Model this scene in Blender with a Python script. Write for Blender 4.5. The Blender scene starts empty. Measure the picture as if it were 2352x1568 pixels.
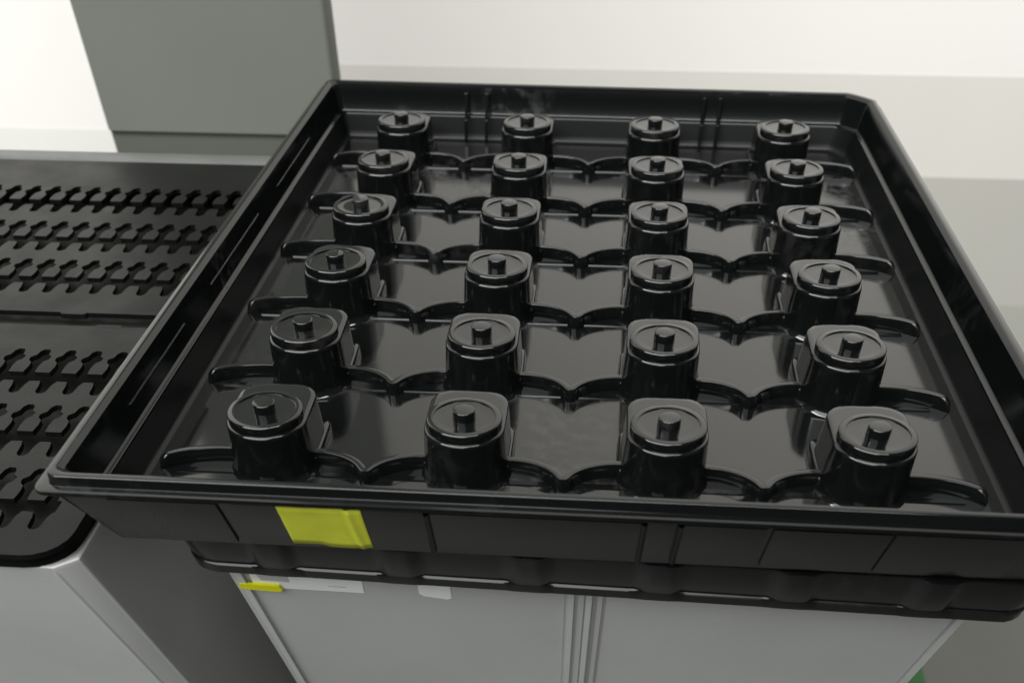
import bpy, bmesh, math, random
from mathutils import Matrix, Vector

random.seed(7)
S = 0.1                      # one layout unit (post pitch across the tray) is 0.1 m
sc = bpy.context.scene
col = sc.collection

# ------------------------------------------------------------------ camera
cd = bpy.data.cameras.new('camera')
cam = bpy.data.objects.new('camera', cd)
col.objects.link(cam)
cd.sensor_width = 36.0
cd.sensor_fit = 'HORIZONTAL'
cd.lens = 31.574
cd.shift_y = 1100 / 2352
cd.clip_start = 0.02
cd.clip_end = 100
right = Vector((0.99664, 0.08174, -0.00422))
down = Vector((0.06271, -0.79573, -0.60239))
fwd = Vector((-0.05260, 0.60011, -0.79819))
m3 = Matrix((right, -down, -fwd)).transposed()
cam.matrix_world = Matrix.Translation(Vector((0.09226, -6.37031, 2.37163)) * S) @ m3.to_4x4()
cd.dof.use_dof = True
cd.dof.focus_distance = 0.50
cd.dof.aperture_fstop = 8
sc.camera = cam

# ------------------------------------------------------------------ light
w = bpy.data.worlds.new('World')
sc.world = w
w.use_nodes = True
bg = w.node_tree.nodes['Background']
bg.inputs['Color'].default_value = (0.92, 0.97, 1.0, 1)
bg.inputs['Strength'].default_value = 0.10


def area(name, loc, target, sx, sy, power, color=(1, 1, 1)):
    l = bpy.data.lights.new(name, 'AREA')
    l.shape = 'RECTANGLE'
    l.size, l.size_y = sx, sy
    l.energy = power
    l.color = color
    o = bpy.data.objects.new(name, l)
    col.objects.link(o)
    o.location = loc
    o.rotation_euler = (Vector(target) - Vector(loc)).to_track_quat('-Z', 'Y').to_euler()
    return o


area('ceiling_lamp_back', (-0.5, -0.75, 2.05), (-0.35, 1.0, -0.05), 3.2, 0.5, 84, (1.0, 0.985, 0.95))
area('ceiling_lamp_front', (-1.4, -2.3, 2.5), (-0.1, -0.2, -0.4), 4.2, 2.4, 172, (0.97, 1.0, 0.99))

vs = sc.view_settings
vs.view_transform = 'Standard'
vs.look = 'None'
vs.exposure = 0
vs.gamma = 1

# ------------------------------------------------------------------ materials


def mat(name, color, rough=0.5, spec=0.5, var=0.0, vscale=30, rvar=0.0, rscale=20, bump=0.0, bscale=200,
        color2=None, metal=0.0):
    m = bpy.data.materials.new(name)
    m.use_nodes = True
    nt = m.node_tree
    b = nt.nodes['Principled BSDF']
    b.inputs['Base Color'].default_value = (*color, 1)
    b.inputs['Roughness'].default_value = rough
    b.inputs['Specular IOR Level'].default_value = spec
    b.inputs['Metallic'].default_value = metal
    tc = nt.nodes.new('ShaderNodeTexCoord')

    def noise(scale, detail=4):
        n = nt.nodes.new('ShaderNodeTexNoise')
        n.inputs['Scale'].default_value = scale
        n.inputs['Detail'].default_value = detail
        nt.links.new(tc.outputs['Object'], n.inputs['Vector'])
        return n
    if var > 0 or color2:
        n = noise(vscale)
        r = nt.nodes.new('ShaderNodeMix')
        r.data_type = 'RGBA'
        c2 = color2 or tuple(c * (1 - var) for c in color)
        r.inputs[6].default_value = (*color, 1)
        r.inputs[7].default_value = (*c2, 1)
        mr = nt.nodes.new('ShaderNodeMapRange')
        mr.inputs['From Min'].default_value = 0.35
        mr.inputs['From Max'].default_value = 0.68
        nt.links.new(n.outputs['Fac'], mr.inputs['Value'])
        nt.links.new(mr.outputs['Result'], r.inputs[0])
        nt.links.new(r.outputs[2], b.inputs['Base Color'])
    if rvar > 0:
        n = noise(rscale, 5)
        mr = nt.nodes.new('ShaderNodeMapRange')
        mr.inputs['From Min'].default_value = 0.35
        mr.inputs['From Max'].default_value = 0.7
        mr.inputs['To Min'].default_value = rough
        mr.inputs['To Max'].default_value = rough + rvar
        nt.links.new(n.outputs['Fac'], mr.inputs['Value'])
        nt.links.new(mr.outputs['Result'], b.inputs['Roughness'])
    if bump > 0:
        n = noise(bscale, 3)
        bp = nt.nodes.new('ShaderNodeBump')
        bp.inputs['Strength'].default_value = bump
        bp.inputs['Distance'].default_value = 0.002
        nt.links.new(n.outputs['Fac'], bp.inputs['Height'])
        nt.links.new(bp.outputs['Normal'], b.inputs['Normal'])
    return m


M = {}
M['black'] = mat('black_gloss_plastic', (0.003, 0.0034, 0.0034), 0.07, 0.5, rvar=0.07, rscale=14, bump=0.006, bscale=40)
M['black'].node_tree.nodes['Principled BSDF'].inputs['IOR'].default_value = 1.50


def scuff(m, clean, dusty, rough0, rough1):
    """sparse smudges: slightly paler and duller spots, different on every piece"""
    nt = m.node_tree
    b = nt.nodes['Principled BSDF']
    tc = nt.nodes.new('ShaderNodeTexCoord')
    oi = nt.nodes.new('ShaderNodeObjectInfo')
    mul = nt.nodes.new('ShaderNodeMath'); mul.operation = 'MULTIPLY'; mul.inputs[1].default_value = 7.0
    add = nt.nodes.new('ShaderNodeVectorMath'); add.operation = 'ADD'
    nt.links.new(oi.outputs['Random'], mul.inputs[0])
    nt.links.new(tc.outputs['Object'], add.inputs[0])
    nt.links.new(mul.outputs[0], add.inputs[1])
    big = nt.nodes.new('ShaderNodeTexNoise'); big.inputs['Scale'].default_value = 9; big.inputs['Detail'].default_value = 2
    fine = nt.nodes.new('ShaderNodeTexNoise'); fine.inputs['Scale'].default_value = 120; fine.inputs['Detail'].default_value = 6
    for n in (big, fine):
        nt.links.new(add.outputs[0], n.inputs['Vector'])
    r1 = nt.nodes.new('ShaderNodeMapRange'); r1.inputs['From Min'].default_value = 0.56; r1.inputs['From Max'].default_value = 0.68
    r2 = nt.nodes.new('ShaderNodeMapRange'); r2.inputs['From Min'].default_value = 0.46; r2.inputs['From Max'].default_value = 0.66
    nt.links.new(big.outputs['Fac'], r1.inputs['Value']); nt.links.new(fine.outputs['Fac'], r2.inputs['Value'])
    mk = nt.nodes.new('ShaderNodeMath'); mk.operation = 'MULTIPLY'
    nt.links.new(r1.outputs['Result'], mk.inputs[0]); nt.links.new(r2.outputs['Result'], mk.inputs[1])
    mc = nt.nodes.new('ShaderNodeMix'); mc.data_type = 'RGBA'
    mc.inputs[6].default_value = (*clean, 1); mc.inputs[7].default_value = (*dusty, 1)
    nt.links.new(mk.outputs[0], mc.inputs[0]); nt.links.new(mc.outputs[2], b.inputs['Base Color'])
    rr = nt.nodes.new('ShaderNodeMapRange'); rr.inputs['To Min'].default_value = rough0; rr.inputs['To Max'].default_value = rough1
    nt.links.new(mk.outputs[0], rr.inputs['Value']); nt.links.new(rr.outputs['Result'], b.inputs['Roughness'])


scuff(M['black'], (0.003, 0.0034, 0.0034), (0.016, 0.016, 0.015), 0.10, 0.30)
M['satin'] = mat('black_satin_wall_plastic', (0.004, 0.0045, 0.0043), 0.22, 0.45)
scuff(M['satin'], (0.004, 0.0045, 0.0043), (0.012, 0.012, 0.011), 0.22, 0.40)
M['wallblack'] = mat('black_inner_wall_plastic', (0.002, 0.0024, 0.0025), 0.13, 0.5)
M['wallblack'].node_tree.nodes['Principled BSDF'].inputs['IOR'].default_value = 1.40
scuff(M['wallblack'], (0.002, 0.0024, 0.0025), (0.008, 0.0085, 0.0085), 0.12, 0.28)
M['dull'] = mat('black_dull_wall_plastic', (0.0022, 0.0025, 0.0026), 0.40, 0.22)
M['slot'] = mat('black_satin_plastic', (0.0045, 0.0048, 0.0045), 0.32, 0.38, rvar=0.12, rscale=25, bump=0.05, bscale=500)
M['slot'].node_tree.nodes['Principled BSDF'].inputs['IOR'].default_value = 1.21
M['bin'] = mat('grey_bin_plastic', (0.51, 0.51, 0.50), 0.42, 0.4, var=0.08, vscale=9, bump=0.05, bscale=350)
M['binb'] = mat('light_grey_bin_edge', (0.50, 0.51, 0.495), 0.4, 0.4, var=0.06, vscale=15)
M['pillar'] = mat('pillar_paint', (0.140, 0.147, 0.128), 0.6, 0.3, var=0.06, vscale=6)
M['pillar_low'] = mat('pillar_lower_grey', (0.085, 0.091, 0.078), 0.6, 0.3, var=0.05, vscale=6)  # darker grey for the lower part of the pillar
M['wall'] = mat('white_wall_paint', (0.88, 0.855, 0.82), 0.7, 0.2, var=0.03, vscale=2)
M['floor'] = mat('pale_floor_coating', (0.085, 0.085, 0.078), 0.36, 0.5, var=0.10, vscale=4, rvar=0.15, rscale=5)
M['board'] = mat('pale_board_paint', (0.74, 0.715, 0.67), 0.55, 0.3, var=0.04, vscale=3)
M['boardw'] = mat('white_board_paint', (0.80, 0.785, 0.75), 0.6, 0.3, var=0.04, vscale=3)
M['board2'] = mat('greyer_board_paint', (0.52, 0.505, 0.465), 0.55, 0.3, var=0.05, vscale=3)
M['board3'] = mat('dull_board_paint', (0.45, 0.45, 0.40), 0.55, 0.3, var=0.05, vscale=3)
M['green'] = mat('green_floor_tape', (0.014, 0.085, 0.018), 0.5, 0.4, var=0.2, vscale=30)
M['yellow'] = mat('yellow_sticker', (0.72, 0.75, 0.05), 0.55, 0.3, var=0.12, vscale=60)
M['yellow2'] = mat('yellow_tape', (0.80, 0.78, 0.005), 0.5, 0.3, var=0.05, vscale=80)
M['paper'] = mat('white_paper', (0.92, 0.92, 0.92), 0.6, 0.3, var=0.05, vscale=60)
M['print'] = mat('grey_print', (0.52, 0.52, 0.53), 0.6, 0.3)
M['rim_dimmed'] = mat('bin_back_rim_dimmed', (0.11, 0.113, 0.108), 0.5, 0.3, var=0.15, vscale=40)  # bin plastic darkened to offset strong overhead light on the up-facing rim
M['strip'] = mat('pale_trim_strip', (0.56, 0.57, 0.55), 0.35, 0.5, var=0.05, vscale=30)

# ------------------------------------------------------------------ helpers


def tag(o, label=None, cat=None, group=None, kind=None):
    if label:
        o['label'] = label
    if cat:
        o['category'] = cat
    if group:
        o['group'] = group
    if kind:
        o['kind'] = kind
    return o


def finish(me, angle=35):
    for p in me.polygons:
        p.use_smooth = True
    me.set_sharp_from_angle(angle=math.radians(angle))


def mesh(name, vs_, fs, m, angle=35, fix=True):
    me = bpy.data.meshes.new(name)
    me.from_pydata([tuple(c * S for c in v) for v in vs_], [], fs)
    if fix:
        b = bmesh.new()
        b.from_mesh(me)
        bmesh.ops.recalc_face_normals(b, faces=b.faces)
        b.to_mesh(me)
        b.free()
    me.materials.append(m)
    finish(me, angle)
    return me


def obj(name, me, parent=None, loc=(0, 0, 0), rz=0):
    o = bpy.data.objects.new(name, me)
    col.objects.link(o)
    if parent:
        o.parent = parent
    o.location = tuple(c * S for c in loc)
    o.rotation_euler = (0, 0, rz)
    return o


def empty(name, loc=(0, 0, 0)):
    o = bpy.data.objects.new(name, None)
    o.empty_display_size = 0.02
    col.objects.link(o)
    o.location = tuple(c * S for c in loc)
    return o


def loft(rings, cap0=True, cap1=True, closed=False):
    """rings: lists of (x,y,z), all of one length"""
    n = len(rings[0])
    vs_ = [v for r in rings for v in r]
    fs = []
    for k in range(len(rings) - 1):
        a, b = k * n, (k + 1) * n
        for i in range(n):
            j = (i + 1) % n
            fs.append((a + i, a + j, b + j, b + i))
    if cap0:
        fs.append(tuple(range(n))[::-1])
    if cap1:
        a = (len(rings) - 1) * n
        fs.append(tuple(a + i for i in range(n)))
    return vs_, fs


def rrect(x0, x1, y0, y1, z, rad, seg=6):
    """rounded rectangle, rad = (front-left, front-right, back-right, back-left)"""
    pts = []
    cs = [(x0, y0, 180, rad[0], 1, 1), (x1, y0, 270, rad[1], -1, 1), (x1, y1, 0, rad[2], -1, -1), (x0, y1, 90, rad[3], 1, -1)]
    for x, y, a0, r, sx, sy in cs:
        for k in range(seg + 1):
            a = math.radians(a0 + 90 * k / seg)
            pts.append((x + sx * r + r * math.cos(a), y + sy * r + r * math.sin(a), z))
    return pts


def box(x0, x1, y0, y1, z0, z1, bev=0.0):
    if bev <= 0:
        vs_ = [(x, y, z) for z in (z0, z1) for (x, y) in ((x0, y0), (x1, y0), (x1, y1), (x0, y1))]
        return vs_, [(3, 2, 1, 0), (4, 5, 6, 7), (0, 1, 5, 4), (1, 2, 6, 5), (2, 3, 7, 6), (3, 0, 4, 7)]
    b = bev
    R = lambda i, z: [(x0 + i, y0 + i, z), (x1 - i, y0 + i, z), (x1 - i, y1 - i, z), (x0 + i, y1 - i, z)]
    return loft([R(b, z0), R(0, z0 + b), R(0, z1 - b), R(b, z1)])


def join(*parts):
    vs_, fs = [], []
    for v, f in parts:
        o = len(vs_)
        vs_ += v
        fs += [tuple(i + o for i in q) for q in f]
    return vs_, fs


FLOOR_Z = -6.0
TF = -0.25                 # tray floor level
ROW = 0.881
rows = [(2.5 - i) * ROW + 0.045 for i in range(6)]
cols = [-1.5, -0.5, 0.5, 1.5]
TAN = math.tan(math.radians(21))

# ------------------------------------------------------------------ setting
floor = obj('floor', mesh('floor', *box(-40, 40, -30, 10.6, FLOOR_Z - 0.5, FLOOR_Z), M['floor']))
tag(floor, kind='structure')
wall = obj('wall', mesh('wall', *box(-30, 30, 10.0, 10.5, FLOOR_Z - 0.2, 26), M['wall']))
tag(wall, kind='structure')
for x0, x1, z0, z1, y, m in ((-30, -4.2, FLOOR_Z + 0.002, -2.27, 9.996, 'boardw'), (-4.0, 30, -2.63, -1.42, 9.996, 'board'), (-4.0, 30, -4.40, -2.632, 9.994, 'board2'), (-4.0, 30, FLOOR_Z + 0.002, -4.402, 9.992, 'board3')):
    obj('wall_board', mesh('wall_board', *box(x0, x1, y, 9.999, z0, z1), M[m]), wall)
g = obj('floor_marking', mesh('floor_marking', [(3.6, 2.95, 0.04), (4.77, 2.9, 0.04), (4.73, 1.5, 0.04), (3.6, 1.5, 0.04)], [(3, 2, 1, 0)], M['green'], fix=False), loc=(0, 0, FLOOR_Z))
tag(g, kind='structure')

# grey pillar behind the trays
pil = empty('pillar', (-3.95, 5.3, FLOOR_Z))
tag(pil, 'plain matt grey square pillar standing behind the two black trays', 'pillar')


def ring_rect(x0, x1, y0, y1, z, r=0.05):
    return rrect(x0, x1, y0, y1, z, (r,) * 4, 3)


H = 24
obj('shaft', mesh('shaft', *loft([ring_rect(-1.28, 1.275, -0.3, 0.05, -0.86 - FLOOR_Z), ring_rect(-1.37, 1.275, -0.3, 0.05, H)]), M['pillar']), pil)
obj('lower_band', mesh('lower_band', *loft([ring_rect(-1.20, 1.27, -0.27, 0.02, 0), ring_rect(-1.275, 1.27, -0.27, 0.02, -0.86 - FLOOR_Z)]), M['pillar_low']), pil)

# ------------------------------------------------------------------ black tray with posts
tray = empty('post_tray', (0, 0, -0.60))
tag(tray, 'glossy black moulded plastic tray with raised rim and twenty-four pegged posts', 'tray')
TZ = 0.60


def part(name, vf, m=None, parent=None, angle=35, loc=None):
    """a part given in layout coordinates, hung under the tray"""
    return obj(name, mesh(name, *vf, m or M['black'], angle), parent or tray, loc or (0, 0, TZ))


RX, RY = 2.31, 2.97
def tring(inset, z, rs=1.0):
    f = max(0.02, 1 - inset * 1.5)
    pts = rrect(-RX + inset, RX - inset, -RY + inset, RY - inset, z,
                (0.07 * f, 0.07 * f, 0.21 * f, 0.07 * f), 5)
    p0, p1 = pts[12], pts[17]        # the far right corner is cut at an angle, only slightly rounded
    for k in range(1, 5):
        t = (k - 1) / 3 * 0.8 + 0.1
        c = tuple(a + (b - a) * t for a, b in zip(p0, p1))
        pts[12 + k] = tuple(0.25 * a + 0.75 * b for a, b in zip(pts[12 + k], c))
    # the moulding is slightly out of square: sides flare to the front, back edge runs a little askew
    return [(x + (0.022 * (2.96 - y) if x > 0 else -0.012 * (2.96 - y)), y + ((0.05 - 0.02 * x) if y > 0 else 0), q) for x, y, q in pts]


rim_prof = [(0.20, -0.02), (0.125, 0.085), (0.104, 0.101), (0.100, 0.103), (0.074, 0.103), (0.069, 0.100), (0.067, 0.096),
            (0.063, 0.060), (0.060, 0.056), (0.018, 0.055), (0.013, 0.053), (0.011, 0.048), (0.012, 0.038), (0.018, 0.036),
            (0.06, 0.038)]
part('rim', loft([tring(i, z) for i, z in rim_prof[1:]], False, False), M['wallblack'])
# inner wall: slope, ledge, lower wall
inner = [(0.125, 0.085), (0.140, 0.03), (0.160, -0.074), (0.163, -0.081), (0.168, -0.085), (0.181, -0.086), (0.187, -0.090), (0.190, -0.098),
         (0.212, TF + 0.05), (0.218, TF + 0.02), (0.228, TF + 0.006), (0.245, TF)]
part('inner_wall', loft([tring(i, z) for i, z in inner[:8]], False, False), M['wallblack'])
part('lower_wall', loft([tring(i, z) for i, z in inner[7:]], False, False), M['dull'])
part('tray_floor', ([v for v in tring(0.245, TF)], [tuple(range(24))]))
# outer wall
outer = [(0.055, 0.035), (0.060, 0.015), (0.200, -0.298), (0.206, -0.310), (0.220, -0.316), (0.36, -0.318)]
part('outer_wall', loft([tring(i, z) for i, z in outer], False, False), M['satin'])
# inner side wall thin mouldings along the left side
for (z, y0, y1) in ((0.0, -2.1, -1.2), (0.0, -0.7, 0.4), (0.0, 0.9, 1.9)):
    x = lambda y: -RX - 0.012 * (2.96 - y) + 0.150
    part('side_moulding', loft([[(x(y) - 0.005, y, z - 0.004), (x(y) + 0.004, y, z - 0.004), (x(y) + 0.003, y, z + 0.003), (x(y) - 0.005, y, z + 0.004)] for y in (y0, y1)]))


# base under the tray, its wall alternately in and out
def base_ring(z, grow, wave):
    pts = []
    x0, x1, y0, y1 = -1.93, 2.34, -2.60, 2.5
    n = 150
    rr = 0.16

    def wv(t):                       # narrow rounded columns standing proud of wide flat panels
        u = (t + 0.139) / 0.652
        u = abs(u - round(u)) * 0.652
        q = max(0.0, min(1.0, (0.125 - u) / 0.075))
        return wave * (q * q * (3 - 2 * q))
    # front edge left to right, then right, back, left
    for k in range(n + 1):
        x = x0 + rr + (x1 - x0 - 2 * rr) * k / n
        pts.append((x, y0 - grow - wv(x) - (x - x0) * 0.023, z))
    for k in range(1, 6):
        a = math.radians(270 + 90 * k / 6)
        pts.append((x1 - rr + (rr + grow) * math.cos(a), y0 - 0.1 + rr + (rr + grow) * math.sin(a), z))
    for k in range(n + 1):
        y = y0 + rr + (y1 - y0 - 2 * rr) * k / n
        pts.append((x1 + grow + wv(y) * 0.7, y, z))
    for k in range(n + 1):
        x = x1 - rr - (x1 - x0 - 2 * rr) * k / n
        pts.append((x, y1 + grow, z))
    for k in range(n + 1):
        y = y1 - rr - (y1 - y0 - 2 * rr) * k / n
        pts.append((x0 - grow - wv(y) * 0.7, y, z))
    for k in range(1, 6):
        a = math.radians(180 + 90 * k / 6)
        pts.append((x0 + rr + (rr + grow) * math.cos(a), y0 + rr + (rr + grow) * math.sin(a), z))
    return pts


part('base', loft([base_ring(-0.322, 0.03, 0.02), base_ring(-0.326, 0.064, 0.030), base_ring(-0.334, 0.074, 0.034), base_ring(-0.350, 0.076, 0.034), base_ring(-0.515, 0.030, 0.040),
                   base_ring(-0.532, 0.022, 0.034), base_ring(-0.540, 0.020, 0.020), base_ring(-0.545, 0.026, 0.012), base_ring(-0.551, 0.030, 0.008), base_ring(-0.600, 0.022, 0.004)]), M['satin'], angle=40)


# raised panels and a sticker on the sloping front wall
def wall_y(z):                       # outer face of the front wall
    return -(RY - 0.060 - (0.015 - z) * 0.140 / 0.313)


def wall_panel(x0, x1, z0, z1, th, bev=0.012):
    vs_ = []
    for (e, d) in ((0.0, -0.004), (0.0, th - 0.004), (bev, th)):
        for (x, z) in ((x0 + e, z0 + e), (x1 - e, z0 + e), (x1 - e, z1 - e), (x0 + e, z1 - e)):
            vs_.append((x, wall_y(z) - d, z))
    fs = []
    for k in range(2):
        a, b = 4 * k, 4 * k + 4
        for i in range(4):
            j = (i + 1) % 4
            fs.append((a + i, a + j, b + j, b + i))
    fs.append((8, 9, 10, 11))
    return vs_, fs


for x0, x1, th in ((-2.05, -1.545, 0.016), (-1.475, -0.60, 0.010), (-0.575, 0.375, 0.016), (0.395, 0.535, 0.006), (0.555, 0.92, 0.016), (0.95, 1.46, 0.020), (1.475, 2.06, 0.016)):
    part('wall_panel', wall_panel(x0, x1, -0.288, 0.005, th), M['satin'])
for x in (-0.587, 0.385, 0.545):
    vs_ = []
    for k in range(7):
        z = 0.008 - 0.29 * k / 6
        for a in range(5):
            t = math.pi * a / 4
            vs_.append((x - 0.016 * math.cos(t), wall_y(z) - 0.040 * math.sin(t) + 0.002, z))
    fs = [(k * 5 + a, k * 5 + a + 1, k * 5 + a + 6, k * 5 + a + 5) for k in range(6) for a in range(4)]
    part('wall_rib', (vs_, fs), M['satin'])

# yellow sticker, creased near its right end
vs_, fs = [], []
NX, NZ = 36, 8
for k in range(NZ + 1):
    for i in range(NX + 1):
        u, v = i / NX, k / NZ
        x = -1.265 + 0.385 * u
        bot = -0.270 - 0.018 * (1 / (1 + math.exp(-(u - 0.42) * 45))) + 0.012 * max(0, (u - 0.8) / 0.2)
        z = 0.012 + (bot - 0.012) * v
        cx = 0.78 + 0.05 * v
        d = 0.0155 + 0.011 * math.exp(-((u - cx - 0.05) / 0.035) ** 2) - 0.003 * math.exp(-((u - cx + 0.03) / 0.03) ** 2)
        vs_.append((x, wall_y(z) - d - 0.0015 * math.sin(7 * u + 3 * v), z))
for k in range(NZ):
    for i in range(NX):
        a = k * (NX + 1) + i
        fs.append((a, a + 1, a + NX + 2, a + NX + 1))
o = part('sticker', (vs_, fs), M['yellow'], angle=80)
so = o.modifiers.new('thickness', 'SOLIDIFY')
so.thickness = 0.0003
o['label'] = 'creased plain yellow sticker on the front wall'

# upright mouldings on the back inner wall
for x in (-1.05, -0.88, 0.90, 1.03):
    part('upright_moulding', loft([[(x - 0.014, 2.83, 0.07), (x + 0.014, 2.83, 0.07), (x + 0.012, 2.805, 0.07), (x - 0.012, 2.805, 0.07)],
                                   [(x - 0.014, 2.79, -0.09), (x + 0.014, 2.79, -0.09), (x + 0.012, 2.76, -0.09), (x - 0.012, 2.76, -0.09)]]))
    part('upright_moulding', loft([[(x - 0.014, 2.755, -0.09), (x + 0.014, 2.755, -0.09), (x + 0.012, 2.725, -0.09), (x - 0.012, 2.725, -0.09)],
                                   [(x - 0.014, 2.73, TF + 0.01), (x + 0.014, 2.73, TF + 0.01), (x + 0.012, 2.70, TF + 0.01), (x - 0.012, 2.70, TF + 0.01)]]))

# ---- posts: body (round front, squared back) > cap disc, peg
NP = 64


def outline(R, hw, yb, rc):
    pts = []
    for k in range(NP):
        a = 2 * math.pi * k / NP
        c, s = math.cos(a), math.sin(a)
        if s < 0:
            rad = R
        else:
            # rounded rectangle in polar form
            rx = hw / max(1e-6, abs(c))
            ry = yb / max(1e-6, s)
            rad = min(rx, ry)
            px, py = rad * abs(c), rad * s
            if px > hw - rc and py > yb - rc:
                cx, cy = hw - rc, yb - rc
                # ray / circle
                bq = abs(c) * cx + s * cy
                cq = cx * cx + cy * cy - rc * rc
                rad = bq + math.sqrt(max(0, bq * bq - cq))
        pts.append((rad * c, rad * s))
    return pts


def oring(d, zf, tilt=0.0):
    pts = outline(0.198 + d, 0.198 + d, 0.340 + d, 0.120 + d * 0.5)
    r = []
    for x, y in pts:
        t = max(0.0, min(1.0, (y + 0.02) / 0.10))
        t = t * t * (3 - 2 * t)
        r.append((x, y, zf + tilt * t))
    return r


zt = 0.045 - TF           # cap top above the tray floor
zl = 0.0 - TF             # lip at the front
body_me = mesh('post', *loft([oring(0.035, 0), oring(0.022, 0.012), oring(0.016, 0.04), oring(0.004, zl - 0.020), oring(0.003, zl - 0.010),
                              oring(-0.001, zl - 0.003), oring(-0.006, zl), oring(-0.03, zl)]), M['black'], 50)


def circ(r, z, n=48):
    return [(r * math.cos(2 * math.pi * k / n), r * math.sin(2 * math.pi * k / n), z) for k in range(n)]


cap_me = mesh('cap', *loft([circ(0.188, zl - 0.02), circ(0.187, zt - 0.009), circ(0.184, zt - 0.003), circ(0.178, zt), circ(0.155, zt), circ(0.154, zt - 0.006),
                            circ(0.150, zt - 0.007), circ(0.10, zt - 0.007)], False, True), M['black'], 50)
peg_me = mesh('peg', *loft([circ(0.057, zt - 0.012, 24), circ(0.056, zt + 0.031, 24), circ(0.054, zt + 0.035, 24), circ(0.050, zt + 0.036, 24)], False), M['black'], 50)
foot_me = mesh('foot', *loft([rrect(-0.232, 0.232, -0.05, 0.380, 0, (0.08,) * 4, 5), rrect(-0.226, 0.226, -0.045, 0.372, 0.045, (0.06,) * 4, 5),
                              rrect(-0.218, 0.218, -0.040, 0.364, 0.055, (0.08,) * 4, 5), rrect(-0.20, 0.20, -0.03, 0.346, 0.058, (0.06,) * 4, 5)], False), M['black'], 50)
for yc in rows:
    for xc in cols:
        p = obj('post', body_me, tray, (xc + random.uniform(-0.004, 0.004), yc + random.uniform(-0.004, 0.004), TF + TZ), math.radians(random.uniform(-1.2, 1.2)))
        obj('cap', cap_me, p)
        obj('peg', peg_me, p)
        obj('foot', foot_me, p)


# ---- low curved ribs linking the posts across the tray
def rib_mesh(path, h=0.072, wd=0.022, taper=None):
    vs_, fs = [], []
    prof = [(-wd * 1.1, 0.0), (-wd, h * 0.86), (-wd * 0.80, h * 0.97), (-wd * 0.5, h), (wd * 0.5, h), (wd * 0.80, h * 0.97), (wd, h * 0.86), (wd * 1.1, 0.0)]
    n = len(path)
    for k, (x, y) in enumerate(path):
        a = path[max(0, k - 1)]
        b = path[min(n - 1, k + 1)]
        tx, ty = b[0] - a[0], b[1] - a[1]
        L = math.hypot(tx, ty)
        nx, ny = -ty / L, tx / L
        for (q, z) in prof:
            e = 1.0
            if taper:
                t = max(0.0, (k / (n - 1) - taper) / (1 - taper))
                e = math.sqrt(max(0.0, 1 - t * t))
            vs_.append((x + nx * q * (0.35 + 0.65 * e), y + ny * q * (0.35 + 0.65 * e), z * (0.06 + 0.94 * e)))
    P = len(prof)
    for k in range(n - 1):
        for i in range(P - 1):
            a = k * P + i
            fs.append((a, a + 1, a + P + 1, a + P))
    fs.append(tuple(range(P)))
    fs.append(tuple((n - 1) * P + i for i in range(P)))
    return mesh('rib', vs_, fs, M['black'], 40)


def drop(u, D=0.155, reach=0.29, flat=0.012):
    """how far the rib swings forward at distance u from the middle of its span"""
    t = max(0.0, min(1.0, (u - flat) / (reach - flat)))
    s = 0.96 * (1 - t)
    arc = (1 - math.sqrt(1 - s * s)) / (1 - math.sqrt(1 - 0.96 * 0.96))
    return -D * arc


YR = 0.02
N = 72
path_mid = [(-0.5 + 0.20 + 0.60 * k / N, YR + drop(abs(-0.30 + 0.60 * k / N))) for k in range(N + 1)]
mid_me = rib_mesh(path_mid)
def side_path(reach_x):
    return [(0.20 + (reach_x - 0.20) * k / 36, YR + drop(max(0, 0.60 - (0.20 + (reach_x - 0.20) * k / 36)), 0.13, 0.36, 0.0)) for k in range(37)]


right_me = rib_mesh(side_path(0.60), taper=0.88)
left_me = rib_mesh([(-x, y) for x, y in side_path(0.59)], taper=0.88)
for yc in rows:
    for xm in (-1, 0, 1):
        obj('rib', mid_me, tray, (xm, yc, TF + TZ))
    obj('rib', right_me, tray, (1.5, yc, TF + TZ))
    obj('rib', left_me, tray, (-1.5, yc, TF + TZ))

# shallow straight step and low bumps moulded into the floor in front of every rib
step_me = mesh('floor_step', *loft([[(-2.0, -0.012, 0), (2.0, -0.012, 0), (2.0, 0.03, 0), (-2.0, 0.03, 0)], [(-2.0, -0.009, 0.006), (2.0, -0.009, 0.006), (2.0, 0.03, 0.002), (-2.0, 0.03, 0.002)]], False), M['black'])


def dome(r, h, n=24):
    return loft([circ(r, 0, n), circ(r * 0.93, h * 0.55, n), circ(r * 0.8, h * 0.85, n), circ(r * 0.5, h * 0.97, n), circ(r * 0.2, h, n)], False)


big_me = mesh('floor_bump_large', *dome(0.15, 0.025), M['black'], 60)
for xc in cols:
    obj('floor_bump', big_me, tray, (xc, rows[5] - 0.40, TF + TZ))
for yc in rows:
    obj('floor_step', step_me, tray, (0, yc - 0.10, TF + TZ))


# ------------------------------------------------------------------ grey bins that carry the trays
def taper_bin(x0, x1, y0, y1, zt_, zb, ch, t=TAN, tb=0.12):
    """tapering bin with cut corners: front leans in by t, back by tb"""
    def ring(z, e=0.0):
        a = y0 + (zt_ - z) * t + e
        b = y1 - (zt_ - z) * tb - e
        X0, X1 = x0 + e, x1 - e
        return [(X0 + ch, a, z), (X1 - ch, a, z), (X1, a + ch * 0.8, z), (X1, b - ch, z), (X1 - ch, b, z), (X0 + ch, b, z), (X0, b - ch, z), (X0, a + ch * 0.8, z)]
    return ring


# left bin
lb = empty('storage_bin', (-4.0, -0.2, FLOOR_Z))
tag(lb, 'pale grey tapered bin with cut corner carrying the slotted black tray', 'bin')
LB = (-4.0, -0.2, FLOOR_Z)


def sub(vf, o):
    return [tuple(a - b for a, b in zip(v, o)) for v in vf[0]], vf[1]


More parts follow.
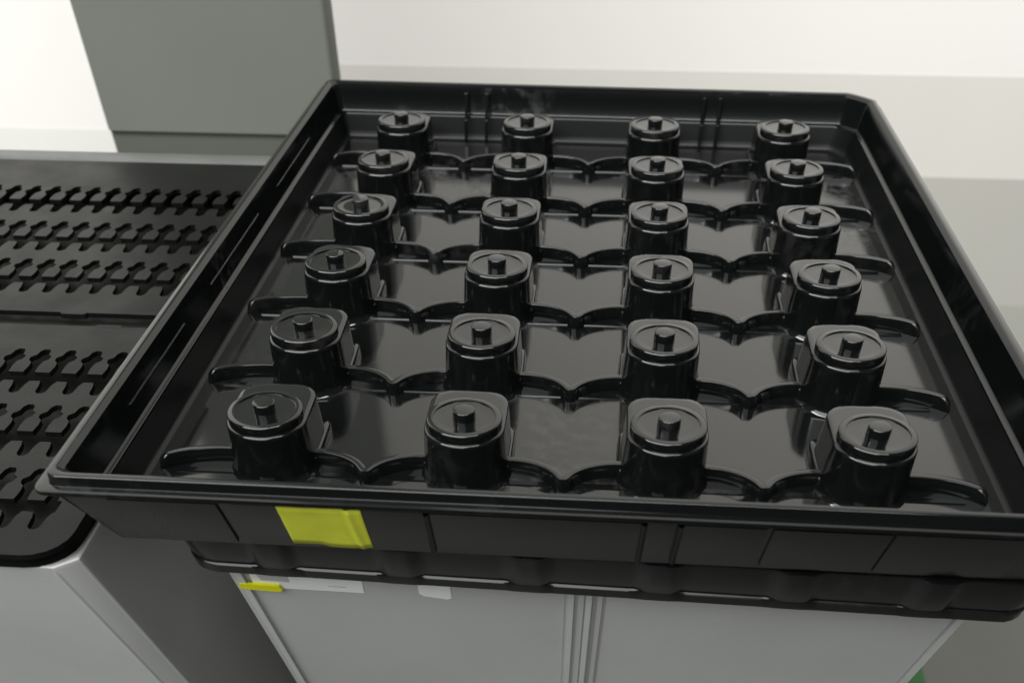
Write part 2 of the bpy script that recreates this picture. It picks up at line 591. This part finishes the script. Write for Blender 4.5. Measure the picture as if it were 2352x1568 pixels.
ring = taper_bin(-5.75, -2.372, -2.91, 2.62, -0.40, FLOOR_Z, 0.10)
obj('body', mesh('body', *sub(loft([ring(FLOOR_Z), ring(-0.425), ring(-0.408, 0.004), ring(-0.402, 0.012), ring(-0.402, 0.05), ring(-0.52, 0.06), ring(-0.95, 0.08)], True, True), LB), M['bin'], 20), lb)
# light rounded trim down the front corner edges
def edge_strip(name, p, q, r0, m, parent, origin):
    p, q = Vector(p), Vector(q)
    d = (q - p).normalized()
    u = d.orthogonal().normalized()
    v = d.cross(u)
    rings = []
    for c, r in ((p, r0 * 0.2), (p + d * 0.05, r0), (q, r0)):
        rings.append([tuple(c + u * r * math.cos(2 * math.pi * k / 10) + v * r * math.sin(2 * math.pi * k / 10)) for k in range(10)])
    return obj(name, mesh(name, *sub(loft(rings), origin), m, 60), parent)


zb = -3.9
for xx, yy in ((-2.472, -2.91), (-2.372, -2.83)):
    edge_strip('corner_edge', (xx - 0.010, yy + 0.010, -0.412), (xx - 0.010, yy + 0.010 + (-0.412 - zb) * TAN, zb), 0.014, M['binb'], lb, LB)
obj('back_rim', mesh('back_rim', *sub(box(-5.7, -2.40, 2.34, 2.56, -0.399, -0.312, 0.03), LB), M['rim_dimmed'], 50), lb)

# ------------------------------------------------------------------ slotted black tray on the left bin
st = empty('slotted_tray', (-4.0, -0.2, -0.40))
tag(st, 'satin black flat tray cut with six rows of bone-shaped slots, on left bin', 'tray')
SO = (-4.0, -0.2, -0.40)


def curve_plate(name, outer_, holes, z0, z1, m, parent):
    cu = bpy.data.curves.new(name, 'CURVE')
    cu.dimensions = '2D'
    cu.fill_mode = 'BOTH'
    cu.extrude = (z1 - z0) / 2 * S
    for pts in [outer_] + holes:
        sp = cu.splines.new('POLY')
        sp.points.add(len(pts) - 1)
        for p_, (x, y) in zip(sp.points, pts):
            p_.co = ((x - SO[0]) * S, (y - SO[1]) * S, 0, 1)
        sp.use_cyclic_u = True
    tmp = bpy.data.objects.new(name + '_c', cu)
    col.objects.link(tmp)
    bpy.context.view_layer.update()
    me = bpy.data.meshes.new_from_object(tmp.evaluated_get(bpy.context.evaluated_depsgraph_get()))
    bpy.data.objects.remove(tmp)
    bpy.data.curves.remove(cu)
    me.name = name
    b = bmesh.new()
    b.from_mesh(me)
    bmesh.ops.remove_doubles(b, verts=b.verts, dist=1e-6)
    bmesh.ops.recalc_face_normals(b, faces=b.faces)
    b.to_mesh(me)
    b.free()
    me.materials.clear()
    me.materials.append(m)
    finish(me, 30)
    return obj(name, me, parent, (0, 0, (z0 + z1) / 2 - SO[2]))


PX = 0.1630
XS = [-2.605 - PX * k for k in range(18)]


def comb(top):
    """outline of one row of slots: heads above, a shared channel, tails below"""
    ups, dns = [], []
    for k, x in enumerate(reversed(XS)):        # left to right
        first, last = k == 0, k == len(XS) - 1
        h = [(-0.036, -0.285), (-0.030, -0.215), (-0.036, -0.165), (-0.060, -0.140), (-0.064, -0.105), (-0.036, -0.075), (-0.030, -0.030), (-0.012, -0.004),
             (0.020, -0.004), (0.034, -0.026), (0.040, -0.070), (0.064, -0.090), (0.060, -0.128), (0.036, -0.155), (0.030, -0.215), (0.036, -0.285)]
        ups += [(x + a, top + b) for a, b in h]
        d = [(0.050, -0.385), (0.036, -0.43), (0.030, -0.505), (0.012, -0.527), (-0.016, -0.527), (-0.034, -0.505), (-0.040, -0.43), (-0.052, -0.385)]
        dns = [(x + a, top + b) for a, b in d] + dns
    xl, xr = XS[-1] - 0.06, XS[0] + 0.06
    return [(xl, top - 0.285)] + ups + [(xr, top - 0.285), (xr, top - 0.385)] + dns + [(xl, top - 0.385)]


def plate_outline(x0, x1, y0, y1, fr, br):
    return [(p_[0], p_[1]) for p_ in rrect(x0, x1, y0, y1, 0, (fr, fr, br, br), 5)]


curve_plate('slotted_panel', plate_outline(-5.62, -2.41, -0.44, 2.28, 0.05, 0.06), [comb(t_) for t_ in (1.715, 1.025, 0.36)], -0.33, -0.302, M['slot'], st)
curve_plate('slotted_panel', plate_outline(-5.62, -2.385, -2.95, -0.62, 0.20, 0.05), [comb(t_) for t_ in (-0.935, -1.580, -2.215)], -0.33, -0.302, M['slot'], st)
curve_plate('side_skirt', plate_outline(-5.60, -2.40, -2.92, 2.26, 0.22, 0.05), [plate_outline(-5.5, -2.47, -2.82, 2.16, 0.15, 0.05)], -0.399, -0.332, M['slot'], st)
obj('panel_bed', mesh('panel_bed', *sub(box(-5.55, -2.45, -2.86, 2.2, -0.46, -0.44), SO), M['slot']), st)
# divider between the two panels, notched
dv = []
obj('divider_bar', mesh('divider_bar', *sub(box(-5.60, -2.42, -0.605, -0.455, -0.40, -0.345, 0.01), SO), M['slot']), st)
for x, y in ((-3.28, -0.445), (-2.98, -0.615)):
    obj('divider_lug', mesh('divider_lug', *sub(rrect and loft([rrect(x - 0.09, x + 0.09, y - 0.022, y + 0.022, -0.33, (0.02,) * 4, 4), rrect(x - 0.085, x + 0.085, y - 0.018, y + 0.018, -0.3015, (0.018,) * 4, 4)]), SO), M['slot'], 50), st)

# ------------------------------------------------------------------ grey cabinet under the post tray
cb = empty('grey_cabinet', (0.2, 0, FLOOR_Z))
tag(cb, 'grey tapered cabinet with pale edge trims under the post tray', 'cabinet')
CB = (0.2, 0, FLOOR_Z)
CY0, CZ0 = -2.538, -0.602


def face_y(z, d=0.0):
    return CY0 + (CZ0 - z) * TAN - d


cring = taper_bin(-1.775, 2.155, CY0, 2.6, CZ0, FLOOR_Z, 0.012)
obj('body', mesh('body', *sub(loft([cring(FLOOR_Z), cring(CZ0 - 0.01), cring(CZ0, 0.01)]), CB), M['bin'], 20), cb)


def face_part(name, pts, d0, d1, m, parent, bev=0.0):
    """prism lying on the sloping front face; pts are (x, z) anticlockwise"""
    n = len(pts)
    vs_ = [(x, face_y(z, d0), z) for x, z in pts] + [(x, face_y(z, d1), z) for x, z in pts]
    fs = [tuple(range(n)), tuple(range(n, 2 * n))] + [(i, (i + 1) % n, n + (i + 1) % n, n + i) for i in range(n)]
    return obj(name, mesh(name, *sub((vs_, fs), CB), m, 30), parent)


ZB = FLOOR_Z + 0.05
ZT = CZ0 - 0.012
face_part('door_panel', [(-1.075, ZT), (-1.19, -2.1), (-1.30, ZB), (0.045, ZB), (0.045, ZT)], -0.01, 0.006, M['bin'], cb)
face_part('door_panel', [(0.27, ZT), (0.27, ZB), (2.10, ZB), (2.10, ZT)], -0.01, 0.012, M['bin'], cb)
for x0, x1, d, m in ((-1.772, -1.735, 0.010, 'bin'), (-1.733, -1.700, 0.026, 'strip'), (0.062, 0.096, 0.030, 'strip'), (0.118, 0.150, 0.014, 'bin'), (0.160, 0.192, 0.042, 'strip'), (0.222, 0.250, 0.024, 'bin'), (2.112, 2.152, 0.028, 'strip')):
    face_part('trim_strip', [(x0, ZT), (x0, ZB), (x1, ZB), (x1, ZT)], -0.01, d, M[m], cb)
# labels stuck on the cabinet
lab = face_part('paper_label', [(-1.66, -0.64), (-1.672, -0.815), (-1.06, -0.826), (-1.045, -0.64)], 0.0065, 0.010, M['paper'], cb)
lab['label'] = 'white paper label along the top of the cabinet front'


def lab_part(name, pts, d1, m):
    o_ = face_part(name, pts, 0.0095, d1, m, cb)
    o_.parent = lab
    o_.location = (0, 0, 0)
    return o_


lab_part('printed_block', [(-1.63, -0.66), (-1.615, -0.745), (-1.46, -0.752), (-1.45, -0.66)], 0.0125, M['print'])
lab_part('printed_line', [(-1.25, -0.766), (-1.25, -0.773), (-1.15, -0.777), (-1.15, -0.770)], 0.0125, M['print'])
yt = face_part('yellow_tape', [(-1.735, -0.768), (-1.752, -0.795), (-1.74, -0.818), (-1.53, -0.832), (-1.512, -0.815), (-1.52, -0.776)], 0.011, 0.032, M['yellow2'], cb)
yt['label'] = 'narrow yellow tape at the label corner'
tg = face_part('paper_tag', [(-0.745, -0.66), (-0.752, -0.80), (-0.73, -0.825), (-0.60, -0.848), (-0.575, -0.835), (-0.572, -0.66)], 0.0065, 0.010, M['paper'], cb)
tg['label'] = 'small white tag with rounded corners'
